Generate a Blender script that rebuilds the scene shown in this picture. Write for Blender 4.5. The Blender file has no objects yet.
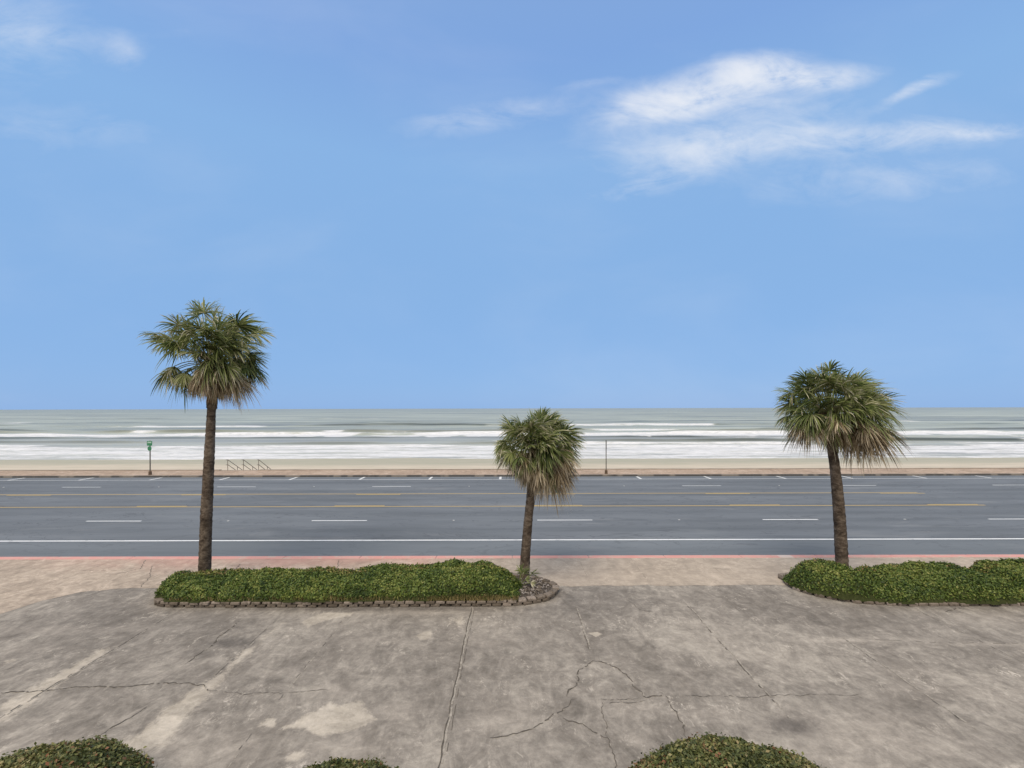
import bpy, math, random
import numpy as np
R = math.radians
rng = np.random.default_rng(7)
random.seed(7)
scene = bpy.context.scene
COL = scene.collection

# ------------------------------------------------------------------ camera
F = 440.0            # focal length in pixels of a 1024 px wide picture
CZ = 5.87            # camera height above the car park; the road lies 0.13 m lower
HOR = 408.2
ROLL = 1.2 / 512
cam_d = bpy.data.cameras.new('camera'); cam = bpy.data.objects.new('camera', cam_d); COL.objects.link(cam)
cam_d.sensor_width = 36; cam_d.lens = 36 * F / 1024
cam_d.shift_y = (HOR - 384) / 1024
cam_d.clip_start = 0.1; cam_d.clip_end = 60000
cam.location = (0, 0, CZ); cam.rotation_euler = (R(90), ROLL, 0)
scene.camera = cam

def G(px, py, z=0.0):
    """point of height z in the place that the survey pixel (px, py) marks"""
    dy = py - (HOR + ROLL * (512 - px))
    Y = (CZ - z) * F / dy
    return ((px - 512) * Y / F, Y)
def ZAT(px, py, Y):
    return CZ - (py - (HOR + ROLL * (512 - px))) * Y / F

# ------------------------------------------------------------------ shader helper
class E:
    def __init__(s, nt, sock): s.nt = nt; s.s = sock
    def _m(s, op, *a, clamp=False):
        n = s.nt.nodes.new('ShaderNodeMath'); n.operation = op; n.use_clamp = clamp
        for i, v in enumerate((s,) + a):
            if isinstance(v, E): s.nt.links.new(v.s, n.inputs[i])
            else: n.inputs[i].default_value = v
        return E(s.nt, n.outputs[0])
    def __add__(s, o): return s._m('ADD', o)
    __radd__ = __add__
    def __sub__(s, o): return s._m('SUBTRACT', o)
    def __rsub__(s, o): return (s * -1.0) + o
    def __mul__(s, o): return s._m('MULTIPLY', o)
    __rmul__ = __mul__
    def __truediv__(s, o): return s._m('DIVIDE', o)
    def max(s, o): return s._m('MAXIMUM', o)
    def min(s, o): return s._m('MINIMUM', o)
    def pow(s, o): return s._m('POWER', o)
    def exp(s): return s._m('EXPONENT')
    def abs(s): return s._m('ABSOLUTE')
    def clamp(s): return s._m('ADD', 0.0, clamp=True)
    def ss(s, a, b):
        n = s.nt.nodes.new('ShaderNodeMapRange'); n.interpolation_type = 'SMOOTHSTEP'
        s.nt.links.new(s.s, n.inputs[0]); n.inputs[1].default_value = a; n.inputs[2].default_value = b
        return E(s.nt, n.outputs[0])

class Mat:
    def __init__(s, name, rough=0.9, spec=0.3, world=False):
        if world:
            s.nt = bpy.data.worlds[name].node_tree; s.m = None
        else:
            s.m = bpy.data.materials.new(name); s.m.use_nodes = True; s.nt = s.m.node_tree
            s.b = s.nt.nodes['Principled BSDF']
            s.b.inputs['Roughness'].default_value = rough
            s.b.inputs['Specular IOR Level'].default_value = spec
            tc = s.nt.nodes.new('ShaderNodeTexCoord'); s.P = tc.outputs['Object']
    def xyz(s, v=None):
        n = s.nt.nodes.new('ShaderNodeSeparateXYZ'); s.nt.links.new(v or s.P, n.inputs[0])
        return [E(s.nt, o) for o in n.outputs]
    def comb(s, x, y, z):
        n = s.nt.nodes.new('ShaderNodeCombineXYZ')
        for i, v in enumerate((x, y, z)):
            if isinstance(v, E): s.nt.links.new(v.s, n.inputs[i])
            else: n.inputs[i].default_value = v
        return n.outputs[0]
    def noise(s, scale=1, detail=4, rough=0.55, dist=0.0, mul=(1, 1, 1), off=(0, 0, 0), vec=None):
        m = s.nt.nodes.new('ShaderNodeMapping'); s.nt.links.new(vec or s.P, m.inputs[0])
        m.inputs['Scale'].default_value = mul; m.inputs['Location'].default_value = off
        n = s.nt.nodes.new('ShaderNodeTexNoise'); s.nt.links.new(m.outputs[0], n.inputs['Vector'])
        n.inputs['Scale'].default_value = scale; n.inputs['Detail'].default_value = detail
        n.inputs['Roughness'].default_value = rough; n.inputs['Distortion'].default_value = dist
        return E(s.nt, n.outputs['Fac'])
    def attr(s, name):
        n = s.nt.nodes.new('ShaderNodeAttribute'); n.attribute_name = name
        return E(s.nt, n.outputs['Fac'])
    def mix(s, fac, a, b):
        n = s.nt.nodes.new('ShaderNodeMix'); n.data_type = 'RGBA'; n.clamp_factor = True
        if isinstance(fac, E): s.nt.links.new(fac.s, n.inputs[0])
        else: n.inputs[0].default_value = fac
        for i, v in ((6, a), (7, b)):
            if isinstance(v, tuple): n.inputs[i].default_value = v + (1,)
            else: s.nt.links.new(v, n.inputs[i])
        return n.outputs[2]
    def ramp(s, fac, *stops):
        n = s.nt.nodes.new('ShaderNodeValToRGB'); s.nt.links.new(fac.s, n.inputs[0])
        e = n.color_ramp.elements
        while len(e) < len(stops): e.new(0.5)
        for k, (p, c) in enumerate(stops): e[k].position = p; e[k].color = c + (1,)
        return n.outputs[0]
    def color(s, c): s.nt.links.new(c, s.b.inputs['Base Color']); return s
    def bump(s, h, strength=0.4, dist=0.02):
        n = s.nt.nodes.new('ShaderNodeBump'); n.inputs['Strength'].default_value = strength
        n.inputs['Distance'].default_value = dist; s.nt.links.new(h.s, n.inputs['Height'])
        s.nt.links.new(n.outputs[0], s.b.inputs['Normal']); return s

# ------------------------------------------------------------------ mesh helpers
class MB:
    def __init__(s): s.v = []; s.f = []; s.a = {}; s.n = 0
    def add(s, verts, faces, **attrs):
        verts = np.asarray(verts, float).reshape(-1, 3); o = s.n
        s.v.append(verts); s.n += len(verts)
        s.f += [tuple(int(i) + o for i in f) for f in faces]
        for k, val in attrs.items():
            s.a.setdefault(k, []).append((o, len(verts), val))
    def box(s, c, size, rz=0, bev=0, **attrs):
        x, y, z = [d / 2 for d in size]
        if bev:
            b = bev; vs = []
            for sz, in1 in ((-z, b), (-z + b, 0), (z - b, 0), (z, b)):
                X, Y = x - in1, y - in1
                vs += [(-X + b, -Y, sz), (X - b, -Y, sz), (X, -Y + b, sz), (X, Y - b, sz), (X - b, Y, sz), (-X + b, Y, sz), (-X, Y - b, sz), (-X, -Y + b, sz)]
            fs = [tuple(range(7, -1, -1)), tuple(range(24, 32))]
            for k in range(3):
                for i in range(8):
                    j = (i + 1) % 8; fs.append((k * 8 + i, k * 8 + j, k * 8 + 8 + j, k * 8 + 8 + i))
        else:
            vs = [(sx * x, sy * y, sz * z) for sz in (-1, 1) for sx, sy in ((-1, -1), (1, -1), (1, 1), (-1, 1))]
            fs = [(3, 2, 1, 0), (4, 5, 6, 7)] + [(i, (i + 1) % 4, (i + 1) % 4 + 4, i + 4) for i in range(4)]
        ca, sa = math.cos(rz), math.sin(rz)
        s.add([(c[0] + a * ca - b_ * sa, c[1] + a * sa + b_ * ca, c[2] + d) for a, b_, d in vs], fs, **attrs)
    def tube(s, pts, radii, seg=10, cap=True, jit=0, **attrs):
        pts = np.asarray(pts, float); n = len(pts)
        if not hasattr(radii, '__len__'): radii = [radii] * n
        vs = []
        t0 = None
        for i in range(n):
            t = pts[min(i + 1, n - 1)] - pts[max(i - 1, 0)]; t /= np.linalg.norm(t)
            if t0 is None:
                a = np.cross(t, (0, 1, 0) if abs(t[1]) < 0.9 else (1, 0, 0)); a /= np.linalg.norm(a)
            else:
                a = a - t * a.dot(t); a /= np.linalg.norm(a)
            t0 = t; b = np.cross(t, a)
            for k in range(seg):
                an = 2 * math.pi * k / seg; r = radii[i] * (1 + (random.uniform(-jit, jit) if jit else 0))
                vs.append(pts[i] + (a * math.cos(an) + b * math.sin(an)) * r)
        fs = [(i * seg + k, i * seg + (k + 1) % seg, (i + 1) * seg + (k + 1) % seg, (i + 1) * seg + k) for i in range(n - 1) for k in range(seg)]
        if cap: fs += [tuple(range(seg - 1, -1, -1)), tuple(range((n - 1) * seg, n * seg))]
        s.add(vs, fs, **attrs)
    def build(s, name, mat, parent=None, smooth=False):
        me = bpy.data.meshes.new(name)
        V = np.concatenate(s.v) if s.v else np.zeros((0, 3))
        me.from_pydata(V.tolist(), [], s.f)
        for k, lst in s.a.items():
            arr = np.zeros(len(V), np.float32)
            for o, n, val in lst: arr[o:o + n] = val
            at = me.attributes.new(k, 'FLOAT', 'POINT'); at.data.foreach_set('value', arr)
        if smooth: me.polygons.foreach_set('use_smooth', [True] * len(me.polygons))
        me.materials.append(mat.m); me.update()
        o = bpy.data.objects.new(name, me); COL.objects.link(o)
        if parent: o.parent = parent
        return o

def fast_mesh(name, V, Q, mat, attrs=None, smooth=False, parent=None):
    """V (n,3), Q (m,4) quads"""
    me = bpy.data.meshes.new(name)
    me.vertices.add(len(V)); me.vertices.foreach_set('co', np.asarray(V, np.float32).ravel())
    Q = np.asarray(Q, np.int32)
    me.loops.add(Q.size); me.loops.foreach_set('vertex_index', Q.ravel())
    me.polygons.add(len(Q)); me.polygons.foreach_set('loop_start', np.arange(0, Q.size, 4, dtype=np.int32))
    me.polygons.foreach_set('loop_total', np.full(len(Q), 4, np.int32))
    if smooth: me.polygons.foreach_set('use_smooth', np.ones(len(Q), bool))
    for k, a in (attrs or {}).items():
        at = me.attributes.new(k, 'FLOAT', 'POINT'); at.data.foreach_set('value', np.asarray(a, np.float32).ravel())
    me.materials.append(mat.m); me.update(calc_edges=True); me.validate()
    o = bpy.data.objects.new(name, me); COL.objects.link(o)
    if parent: o.parent = parent
    return o
def grid_quads(nx, ny):
    i, j = np.meshgrid(np.arange(nx - 1), np.arange(ny - 1)); a = (j * nx + i).ravel()
    return np.stack([a, a + 1, a + nx + 1, a + nx], 1)
def empty(name, loc): 
    o = bpy.data.objects.new(name, None); COL.objects.link(o); o.location = loc; o.empty_display_size = 0.3
    bpy.context.view_layer.update(); return o
def local(o, parent):
    """mesh built in world metres becomes a child of a thing standing elsewhere"""
    o.parent = parent; o.matrix_parent_inverse = parent.matrix_basis.inverted(); return o
def tag(o, label=None, cat=None, group=None, kind=None):
    for k, v in (('label', label), ('category', cat), ('group', group), ('kind', kind)):
        if v: o[k] = v
    return o
def spaced(*segs):
    out = []
    for a, b, st in segs: out.append(np.arange(a, b, st))
    return np.concatenate(out + [[segs[-1][1]]])

# numpy value noise
_T = rng.random((256, 256))
def vn(x, y):
    x = np.asarray(x, float); y = np.asarray(y, float)
    xi = np.floor(x).astype(int); yi = np.floor(y).astype(int); fx = x - xi; fy = y - yi
    fx = fx * fx * (3 - 2 * fx); fy = fy * fy * (3 - 2 * fy)
    g = lambda a, b: _T[a % 256, b % 256]
    return (g(xi, yi) * (1 - fx) + g(xi + 1, yi) * fx) * (1 - fy) + (g(xi, yi + 1) * (1 - fx) + g(xi + 1, yi + 1) * fx) * fy
def fbm(x, y, o=4):
    s = 0; a = 0.5; t = 0
    for k in range(o): s = s + a * vn(x * 2 ** k + 17 * k, y * 2 ** k + 5 * k); t += a; a *= 0.55
    return s / t
def poly_sd(x, y, poly):
    """signed distance, positive inside"""
    P = np.asarray(poly, float); x = np.asarray(x, float); y = np.asarray(y, float)
    d = np.full(x.shape, 1e9); ins = np.zeros(x.shape, bool)
    for i in range(len(P)):
        a = P[i]; b = P[(i + 1) % len(P)]; e = b - a
        t = np.clip(((x - a[0]) * e[0] + (y - a[1]) * e[1]) / (e @ e + 1e-12), 0, 1)
        d = np.minimum(d, np.hypot(x - a[0] - t * e[0], y - a[1] - t * e[1]))
        c = ((a[1] > y) != (b[1] > y))
        with np.errstate(divide='ignore', invalid='ignore'):
            xx = (b[0] - a[0]) * (y - a[1]) / (b[1] - a[1] + 1e-15) + a[0]
        ins ^= c & (x < xx)
    return np.where(ins, d, -d)

# ------------------------------------------------------------------ world
SUN_EL, SUN_ROT = R(58), R(205)      # rotation measured clockwise from +Y
w = bpy.data.worlds.new('World'); scene.world = w; w.use_nodes = True
W = Mat('World', world=True); nt = w.node_tree
bg = nt.nodes['Background']; bg.inputs['Strength'].default_value = 0.1
sky = nt.nodes.new('ShaderNodeTexSky'); sky.sky_type = 'NISHITA'; sky.sun_disc = False
sky.sun_elevation = SUN_EL; sky.sun_rotation = SUN_ROT; sky.altitude = 0; sky.dust_density = 0.4; sky.ozone_density = 2.5
tc = nt.nodes.new('ShaderNodeTexCoord'); D = tc.outputs['Generated']
dx, dy_, dz = W.xyz(D)
elev = dz.max(0.0)
col = W.ramp(elev, (0.0, (0.25, 0.455, 0.82)), (0.25, (0.262, 0.475, 0.82)), (0.48, (0.27, 0.49, 0.84)), (0.62, (0.235, 0.42, 0.80)), (0.75, (0.25, 0.42, 0.76)), (1.0, (0.30, 0.46, 0.74)))
sc10 = nt.nodes.new('ShaderNodeVectorMath'); sc10.operation = 'SCALE'; nt.links.new(col, sc10.inputs[0]); sc10.inputs['Scale'].default_value = 10
base = W.mix(0.88, sky.outputs[0], sc10.outputs[0])
# clouds: drifts of thin cloud placed by their direction in the sky over the sea
yy = dy_.max(0.02); u = dx / yy; v = dz / yy
front = dy_.ss(0.02, 0.2)
uv = W.comb(u, v, 0.0)
wob1 = W.noise(3.0, 4, 0.6, 0, off=(3, 1, 0), vec=uv) - 0.5
wob2 = W.noise(3.0, 4, 0.6, 0, off=(9, 5, 0), vec=uv) - 0.5
uw = u + wob1 * 0.10; vw = v + wob2 * 0.07
def blob(px, py, rx, ry, rot, amp, sharp_low=1.0):
    cu = (px - 512) / F; cv = (HOR - py) / F; ca, sa = math.cos(R(rot)), math.sin(R(rot))
    a = ((uw - cu) * ca + (vw - cv) * sa) / (rx / F); b = ((vw - cv) * ca - (uw - cu) * sa) / (ry / F)
    return ((a * a + b * b) * -1.0).exp() * amp
cum = None
for args in [(698, 94, 66, 15, 17, 2.3), (790, 77, 62, 11, 0, 2.0), (750, 66, 35, 11, 5, 1.1), (655, 108, 35, 16, 20, .5), (750, 106, 95, 22, 0, 0.45),
             (760, 142, 125, 17, 3, 0.80), (930, 134, 90, 11, 2, 0.72), (980, 132, 25, 6, 0, .5), (916, 93, 28, 6, 24, 0.85), (690, 158, 80, 18, 10, 0.50), (640, 188, 60, 8, 15, 0.36),
             (510, 112, 75, 14, 8, 0.34), (450, 126, 50, 14, 0, .18), (120, 48, 22, 13, -35, 0.33), (60, 40, 70, 12, -8, 0.2), (10, 30, 70, 50, 0, 0.28), (240, 14, 90, 16, 12, 0.14), (60, 130, 120, 26, 0, 0.16),
             (880, 180, 150, 22, 4, 0.30), (600, 85, 34, 4, 4, .2)]:
    b = blob(*args); cum = b if cum is None else cum + b
streak = W.noise(5.0, 7, 0.62, 0.6, mul=(1.0, 2.6, 1), off=(1.5, 0, 0), vec=uv)
fine = W.noise(16.0, 6, 0.62, 0.4, mul=(1, 1.8, 1), vec=uv)
den0 = (cum * (((streak - 0.5) * 4.2 + 1.0).max(0.0) + (fine - 0.5) * 1.5) - 0.06).max(0.0)
dens = (1.0 - (den0 * -0.75).exp()) * front * 0.88
veil = W.noise(1.6, 5, 0.55, 0.3, mul=(1, 2.2, 1), off=(5, 2, 0), vec=uv).ss(0.42, 0.8) * 0.08 * front
high = (W.noise(2.2, 6, 0.6, 0.3, off=(2, 7, 1), vec=D) * 0.5 + elev).ss(1.0, 1.16)      # white cloud added above the view to brighten and neutralise the daylight
back = (dy_ * -1.0).ss(0.0, 0.6) * 0.75
cl = dens.max(veil)
hid = high.max(back)
c10 = W.mix(hid, W.mix(cl, base, (9.0, 9.15, 9.5)), (12.5, 11.7, 10.4))
nt.links.new(c10, bg.inputs['Color'])

sun_d = bpy.data.lights.new('sun', 'SUN'); sun_o = bpy.data.objects.new('sun', sun_d); COL.objects.link(sun_o)
sun_d.energy = 2.6; sun_d.angle = R(34); sun_d.color = (1.0, 0.89, 0.75)
from mathutils import Vector
sd = Vector((math.sin(SUN_ROT) * math.cos(SUN_EL), math.cos(SUN_ROT) * math.cos(SUN_EL), math.sin(SUN_EL)))
sun_o.rotation_euler = sd.to_track_quat('Z', 'Y').to_euler(); sun_o.location = sd * 60

vs = scene.view_settings; vs.view_transform = 'Standard'; vs.look = 'None'; vs.gamma = 1; vs.use_curve_mapping = False; vs.exposure = 0.0

# ------------------------------------------------------------------ materials of the ground
def concrete(name, dark, mid, light, seed=0, attrs=False, warm=None):
    m = Mat(name, 0.92, 0.25)
    o = (seed * 3.1, seed * 1.7, 0)
    n1 = m.noise(0.28, 6, 0.62, 0.8, off=o); n2 = m.noise(1.25, 8, 0.72, 1.4, mul=(1.25, 0.72, 1), off=o)
    n3 = m.noise(7, 5, 0.7, 0.3, off=o); n4 = m.noise(55, 3, 0.7)
    t = (n1 * 0.34 + n2 * 0.50 + n3 * 0.16).ss(0.36, 0.64)
    c = m.ramp(t, (0.0, dark), (0.5, mid), (1.0, light))
    # pale worn flecks gathered in patches
    pt = m.noise(0.9, 5, 0.6, 0.6, off=(4 + seed, 2, 0)).ss(0.50, 0.68); fl = m.noise(7, 8, 0.78, 0.8, mul=(1.1, 0.85, 1), off=(7, seed, 0)).ss(0.50, 0.62)
    c = m.mix(pt * fl * 0.95, c, tuple(min(1, x * 1.32) for x in light))
    sp = m.noise(3.8, 8, 0.78, 1.0, mul=(1.3, 0.7, 1), off=(1, 6 + seed, 0)).ss(0.56, 0.66) * m.noise(0.7, 4, 0.6, off=(6, 6, 0)).ss(0.44, 0.62)
    c = m.mix(sp * 0.8, c, tuple(min(1, x * 1.35) for x in light))
    # dark soaked patches
    ds = m.noise(0.6, 7, 0.65, 1.0, mul=(1.3, 0.6, 1), off=(9, 3 + seed, 0)).ss(0.58, 0.74)
    c = m.mix(ds * 0.6, c, tuple(x * 0.78 for x in dark))
    if attrs:
        jl = (m.noise(3.0, 8, 0.75, 0.5) - 0.5) * 1.7
        L = (m.attr('light') + jl * 0.8).ss(0.36, 0.66) 
        c = m.mix(L * 0.85, c, m.mix(n2.ss(0.3, 0.7), (0.38, 0.335, 0.275), (0.47, 0.42, 0.355)))
        S = (m.attr('soft') * (1.0 + jl * 2.2)).clamp()
        c = m.mix(S * 0.75, c, (0.36, 0.32, 0.275))
        Dk = (m.attr('dark') * (1.0 + jl * 1.6)).clamp()
        c = m.mix(Dk * 0.75, c, (0.085, 0.075, 0.068))
    g = n4 * 0.30 + (m.noise(2.6, 7, 0.72, 0.6, mul=(0.8, 1.2, 1), off=(3, 8, 0)) - 0.5) * 1.3 + (m.noise(10, 6, 0.75, 0.5, off=(1, 8, 0)) - 0.5) * 0.6 + 0.85
    n = m.nt.nodes.new('ShaderNodeVectorMath'); n.operation = 'SCALE'; m.nt.links.new(c, n.inputs[0]); m.nt.links.new(g.s, n.inputs['Scale'])
    c = n.outputs[0]
    m.color(c).bump(n3 + n4 * 0.3, 0.35, 0.02)
    m.last = c
    return m
M = {}
M['lot'] = concrete('weathered_concrete', (0.152, 0.134, 0.115), (0.225, 0.201, 0.174), (0.325, 0.293, 0.252), 0, True)
M['walk'] = concrete('beige_concrete', (0.27, 0.22, 0.175), (0.36, 0.295, 0.235), (0.44, 0.365, 0.295), 2)
mw = M['walk']; X, Y, Z = mw.xyz()
pinkm = ((mw.noise(0.5, 5, 0.6, 0.5) - 0.5) * 3.0 + Y - 15.9).ss(-0.2, 1.6) * ((X * -1.0).ss(1.5, 4.5)) * (X + 13.5).ss(-8.0, 3.5)
greym = (X + mw.noise(0.4, 3) * 4.0).ss(0.5, 4.0)
c = mw.mix(pinkm * 0.62, mw.last, (0.43, 0.225, 0.185))
c = mw.mix(greym * 0.35, c, (0.33, 0.29, 0.24))
mw.color(c)
M['farwalk'] = concrete('brown_concrete', (0.27, 0.20, 0.15), (0.34, 0.255, 0.19), (0.42, 0.33, 0.26), 4)

ma = Mat('asphalt', 0.88, 0.3); X, Y, Z = ma.xyz()
n1 = ma.noise(0.25, 5, 0.6, 0.3, mul=(0.25, 1.6, 1)); n2 = ma.noise(0.12, 4, 0.6, 0.4, mul=(0.5, 2.2, 1), off=(4, 4, 0)); n3 = ma.noise(60, 3, 0.7); n4 = ma.noise(3, 5, 0.65, mul=(0.15, 1.5, 1))
c = ma.ramp((n1 * 0.5 + n2 * 0.3 + n4 * 0.2).ss(0.36, 0.66), (0, (0.095, 0.106, 0.118)), (0.5, (0.118, 0.131, 0.147)), (1, (0.150, 0.165, 0.182)))
# traffic polishes the wheel tracks of each lane
trk = ((Y * (2 * math.pi / 1.72) + 0.5)._m('SINE')) * 0.5 + 0.5
c = ma.mix(trk * 0.28, c, (0.17, 0.185, 0.205))
seal = ma.noise(0.5, 4, 0.6, 1.5, mul=(0.35, 1, 1), off=(8, 1, 0)); sealm = (seal - 0.5).abs().ss(0.012, 0.003)
c = ma.mix(sealm * 0.5, c, (0.075, 0.08, 0.09))
c = ma.mix((ma.noise(0.9, 5, 0.6, 0.5, mul=(0.3, 1, 1), off=(2, 2, 2)).ss(0.56, 0.72)) * 0.25, c, (0.235, 0.24, 0.245))
sh = ((Y - 19.9).ss(0.05, -0.05)) * 0.22
c = ma.mix(sh, c, (0.17, 0.195, 0.21))
ma.color(c).bump(n3, 0.3, 0.01); M['road'] = ma

def paint(name, col, under=(0.125, 0.138, 0.155), wear=0.5):
    m = Mat(name, 0.7, 0.3)
    a = m.noise(6, 6, 0.7, 0.4, mul=(0.5, 2, 1)).ss(wear - 0.1, wear + 0.08); b = m.noise(0.6, 4, 0.6)
    c = m.mix(a * (b * 0.7 + 0.35), col, under); m.color(c); return m
M['white'] = paint('worn_white_paint', (0.66, 0.67, 0.68), wear=0.63)
M['whitefar'] = paint('faded_white_paint', (0.60, 0.61, 0.61), wear=0.64)
M['yellow'] = paint('faded_yellow_paint', (0.40, 0.295, 0.13), wear=0.64)
M['yellowd'] = paint('worn_yellow_paint', (0.48, 0.34, 0.11), wear=0.64)
mk = Mat('faded_red_kerb_paint', 0.8, 0.3); X, Y, Z = mk.xyz()
a = mk.noise(3, 6, 0.7, 0.5).ss(0.50, 0.66)
c = mk.mix(mk.noise(0.7, 4, 0.6), (0.50, 0.20, 0.175), (0.58, 0.34, 0.30)); c = mk.mix(a * 0.9, c, (0.46, 0.36, 0.30))
pale = (X - 10.75).abs().ss(0.32, 0.22); c = mk.mix(pale * .7, c, (0.55, 0.50, 0.45)); mk.color(c).bump(mk.noise(20, 4), 0.3, 0.01); M['kerb'] = mk
mk = Mat('grey_kerb_concrete', 0.9, 0.25); X, Y, Z = mk.xyz()
dash = (mk.noise(0.55, 2, 0.5, mul=(1, 0, 0))).ss(0.44, 0.5)
c = mk.mix(dash, (0.20, 0.175, 0.15), (0.085, 0.08, 0.075)); mk.color(c); M['kerbfar'] = mk

# ------------------------------------------------------------------ ground, car park
xs = spaced((-75, -19, 2.0), (-19, 19, 0.05), (19, 75, 2.0)); ys = spaced((-45, 4.5, 1.5), (4.5, 9, 0.035), (9, 15.6, 0.055), (15.6, 17.4, 0.3))
XX, YY = np.meshgrid(xs, ys)
light = np.zeros(XX.shape); dark = np.zeros(XX.shape); soft = np.zeros(XX.shape)
def patch(arr, pxs, amp=1.0, edge=0.10):
    edge *= 3
    global light, dark, soft
    P = [G(*p) for p in pxs]; d = poly_sd(XX, YY, P); np.maximum(arr, amp * np.clip(d / edge * 0.5 + 0.5, 0, 1), out=arr)
def spot(arr, px, py, rx, ry, amp):
    cx, cy = G(px, py); ax = rx * cy / F; ay = ry * cy * cy / (F * CZ)
    np.maximum(arr, amp * np.exp(-((XX - cx) / ax) ** 2 - ((YY - cy) / ay) ** 2), out=arr)
patch(light, [(0, 706), (40, 684), (106, 646), (114, 648), (58, 683), (0, 722)], 1.0, 0.12)
patch(light, [(-40, 740), (0, 716), (0, 724), (-40, 752)], 0.8)
patch(light, [(280, 622), (212, 678), (170, 704), (140, 730), (118, 745), (130, 752), (162, 748), (179, 726), (212, 693), (246, 655), (284, 623)], 0.95, 0.12)
patch(light, [(284, 728), (300, 719), (316, 712), (330, 702), (338, 708), (357, 700), (366, 713), (375, 719), (352, 729), (322, 736), (305, 727)], 1.15, 0.06)
patch(light, [(258, 726), (266, 718), (274, 720), (272, 727)], 1.0, 0.05)
patch(light, [(284, 756), (296, 751), (304, 754), (296, 762), (286, 761)], 1.0, 0.05)
patch(light, [(416, 636), (424, 631), (432, 631), (430, 638), (420, 640)], 1.1, 0.04)
patch(light, [(450, 620), (458, 615), (468, 616), (466, 629), (452, 630)], .75, 0.1)
patch(light, [(588, 633), (596, 632), (602, 634), (596, 637)], 1.1, 0.03)
patch(light, [(300, 622), (318, 614), (330, 612), (352, 613), (350, 616), (325, 620), (308, 627)], 1.0, 0.06)
patch(light, [(0, 668), (30, 657), (0, 660)], 0.6, .06)
for p in [(60, 630, 60, 4, .5), (130, 628, 22, 4, .5), (345, 748, 40, 12, .7), (210, 748, 60, 14, .7), (330, 690, 22, 8, .5), (395, 712, 25, 12, .6), (480, 640, 35, 9, .5), (505, 715, 28, 16, .6), (493, 628, 20, 7, .5),
          (720, 640, 30, 14, .45), (640, 706, 24, 10, .55), (634, 740, 12, 6, .7), (860, 735, 70, 22, .75), (840, 760, 50, 20, .7), (920, 750, 60, 14, .5), (755, 655, 40, 10, .45), (905, 672, 30, 5, .5), (860, 640, 70, 2.5, .7), (980, 644, 60, 2.5, .5), (690, 625, 12, 8, .6),
          (990, 620, 50, 7, .55), (1010, 618, 20, 5, .6), (380, 640, 30, 3, .4), (430, 612, 60, 3, .5), (710, 713, 24, 7, .6), (60, 745, 40, 8, .4), (15, 650, 40, 3, .5), (960, 690, 70, 10, .35)]:
    spot(soft, *p)
for p in [(232, 643, 28, 6, 1.2), (205, 654, 22, 5, .6), (791, 726, 26, 9, 1.2), (812, 700, 30, 6, .2), (575, 598, 26, 7, .5), (600, 592, 40, 4, .35), (360, 609, 190, 3.0, .9), (945, 607, 110, 1.8, .4), (245, 630, 30, 6, .35), (400, 625, 40, 8, .25), (100, 610, 60, 6, .3), (165, 600, 25, 5, .3),  # stains, plus painted shadow bands along the fronts of the beds
          (400, 690, 60, 12, .18), (540, 650, 70, 10, .15), (640, 600, 50, 5, .2), (290, 665, 50, 10, .2), (520, 745, 60, 8, .15), (900, 620, 90, 6, .18), (820, 615, 40, 5, .15), (799, 745, 8, 4, .3)]:
    spot(dark, *p)
for p in [(170, 622, 170, 16, .34), (430, 645, 120, 26, .28), (250, 680, 120, 24, .22), (600, 605, 60, 14, .26), (420, 700, 90, 26, .15), (60, 650, 70, 14, .2), (780, 612, 110, 8, .18)]:
    dark[:] = np.maximum(dark, 0); _d = dark.copy(); spot(_d, *p); dark = np.maximum(dark, _d)
V = np.stack([XX, YY, np.zeros(XX.shape)], -1).reshape(-1, 3)
lot = fast_mesh('parking_lot', V, grid_quads(len(xs), len(ys)), M['lot'], {'light': light, 'dark': dark, 'soft': soft})
tag(lot, kind='structure')
def sheet(name, poly, z, mat, n=False):
    b = MB(); b.add([(x, y, z) for x, y in poly], [tuple(range(len(poly)))]); return tag(b.build(name, mat), kind='structure')
mg = Mat('dry_ground', 0.95, 0.2); mg.color(mg.ramp(mg.noise(0.2, 6, 0.6), (0.3, (0.16, 0.14, 0.11)), (0.7, (0.24, 0.21, 0.17))))
g = MB(); g.add([(-1500, -600, -.2), (1500, -600, -.2), (1500, 41.9, -.2), (-1500, 41.9, -.2)], [(0, 1, 2, 3)]); tag(g.build('ground', mg), kind='structure')

# near pavement (driveway aprons), edge towards the car park is ragged
edge = [(-75, 12.2), (-20, 12.3), G(0, 614), G(40, 601), G(80, 592), G(128, 588), G(175, 587.5), G(330, 587.5), G(555, 586.5), G(640, 585.5), G(720, 585.2), G(790, 585), G(1024, 585.3), (75, 14.7)]
e2 = []
for (x0, y0), (x1, y1) in zip(edge[:-1], edge[1:]):
    k = max(1, int(abs(x1 - x0) / 0.25))
    if abs(x1 - x0) > 30: k = 2
    for i in range(k):
        t = i / k; x = x0 + (x1 - x0) * t; e2.append((x, y0 + (y1 - y0) * t + random.uniform(-.05, .05)))
e2.append(edge[-1])
b = MB(); n = len(e2); vs = [(x, y, 0.004) for x, y in e2] + [(x, 17.2, 0.004) for x, y in e2]
b.add(vs, [(i, i + 1, n + i + 1, n + i) for i in range(n - 1)]); tag(b.build('sidewalk', M['walk']), kind='structure')

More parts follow.
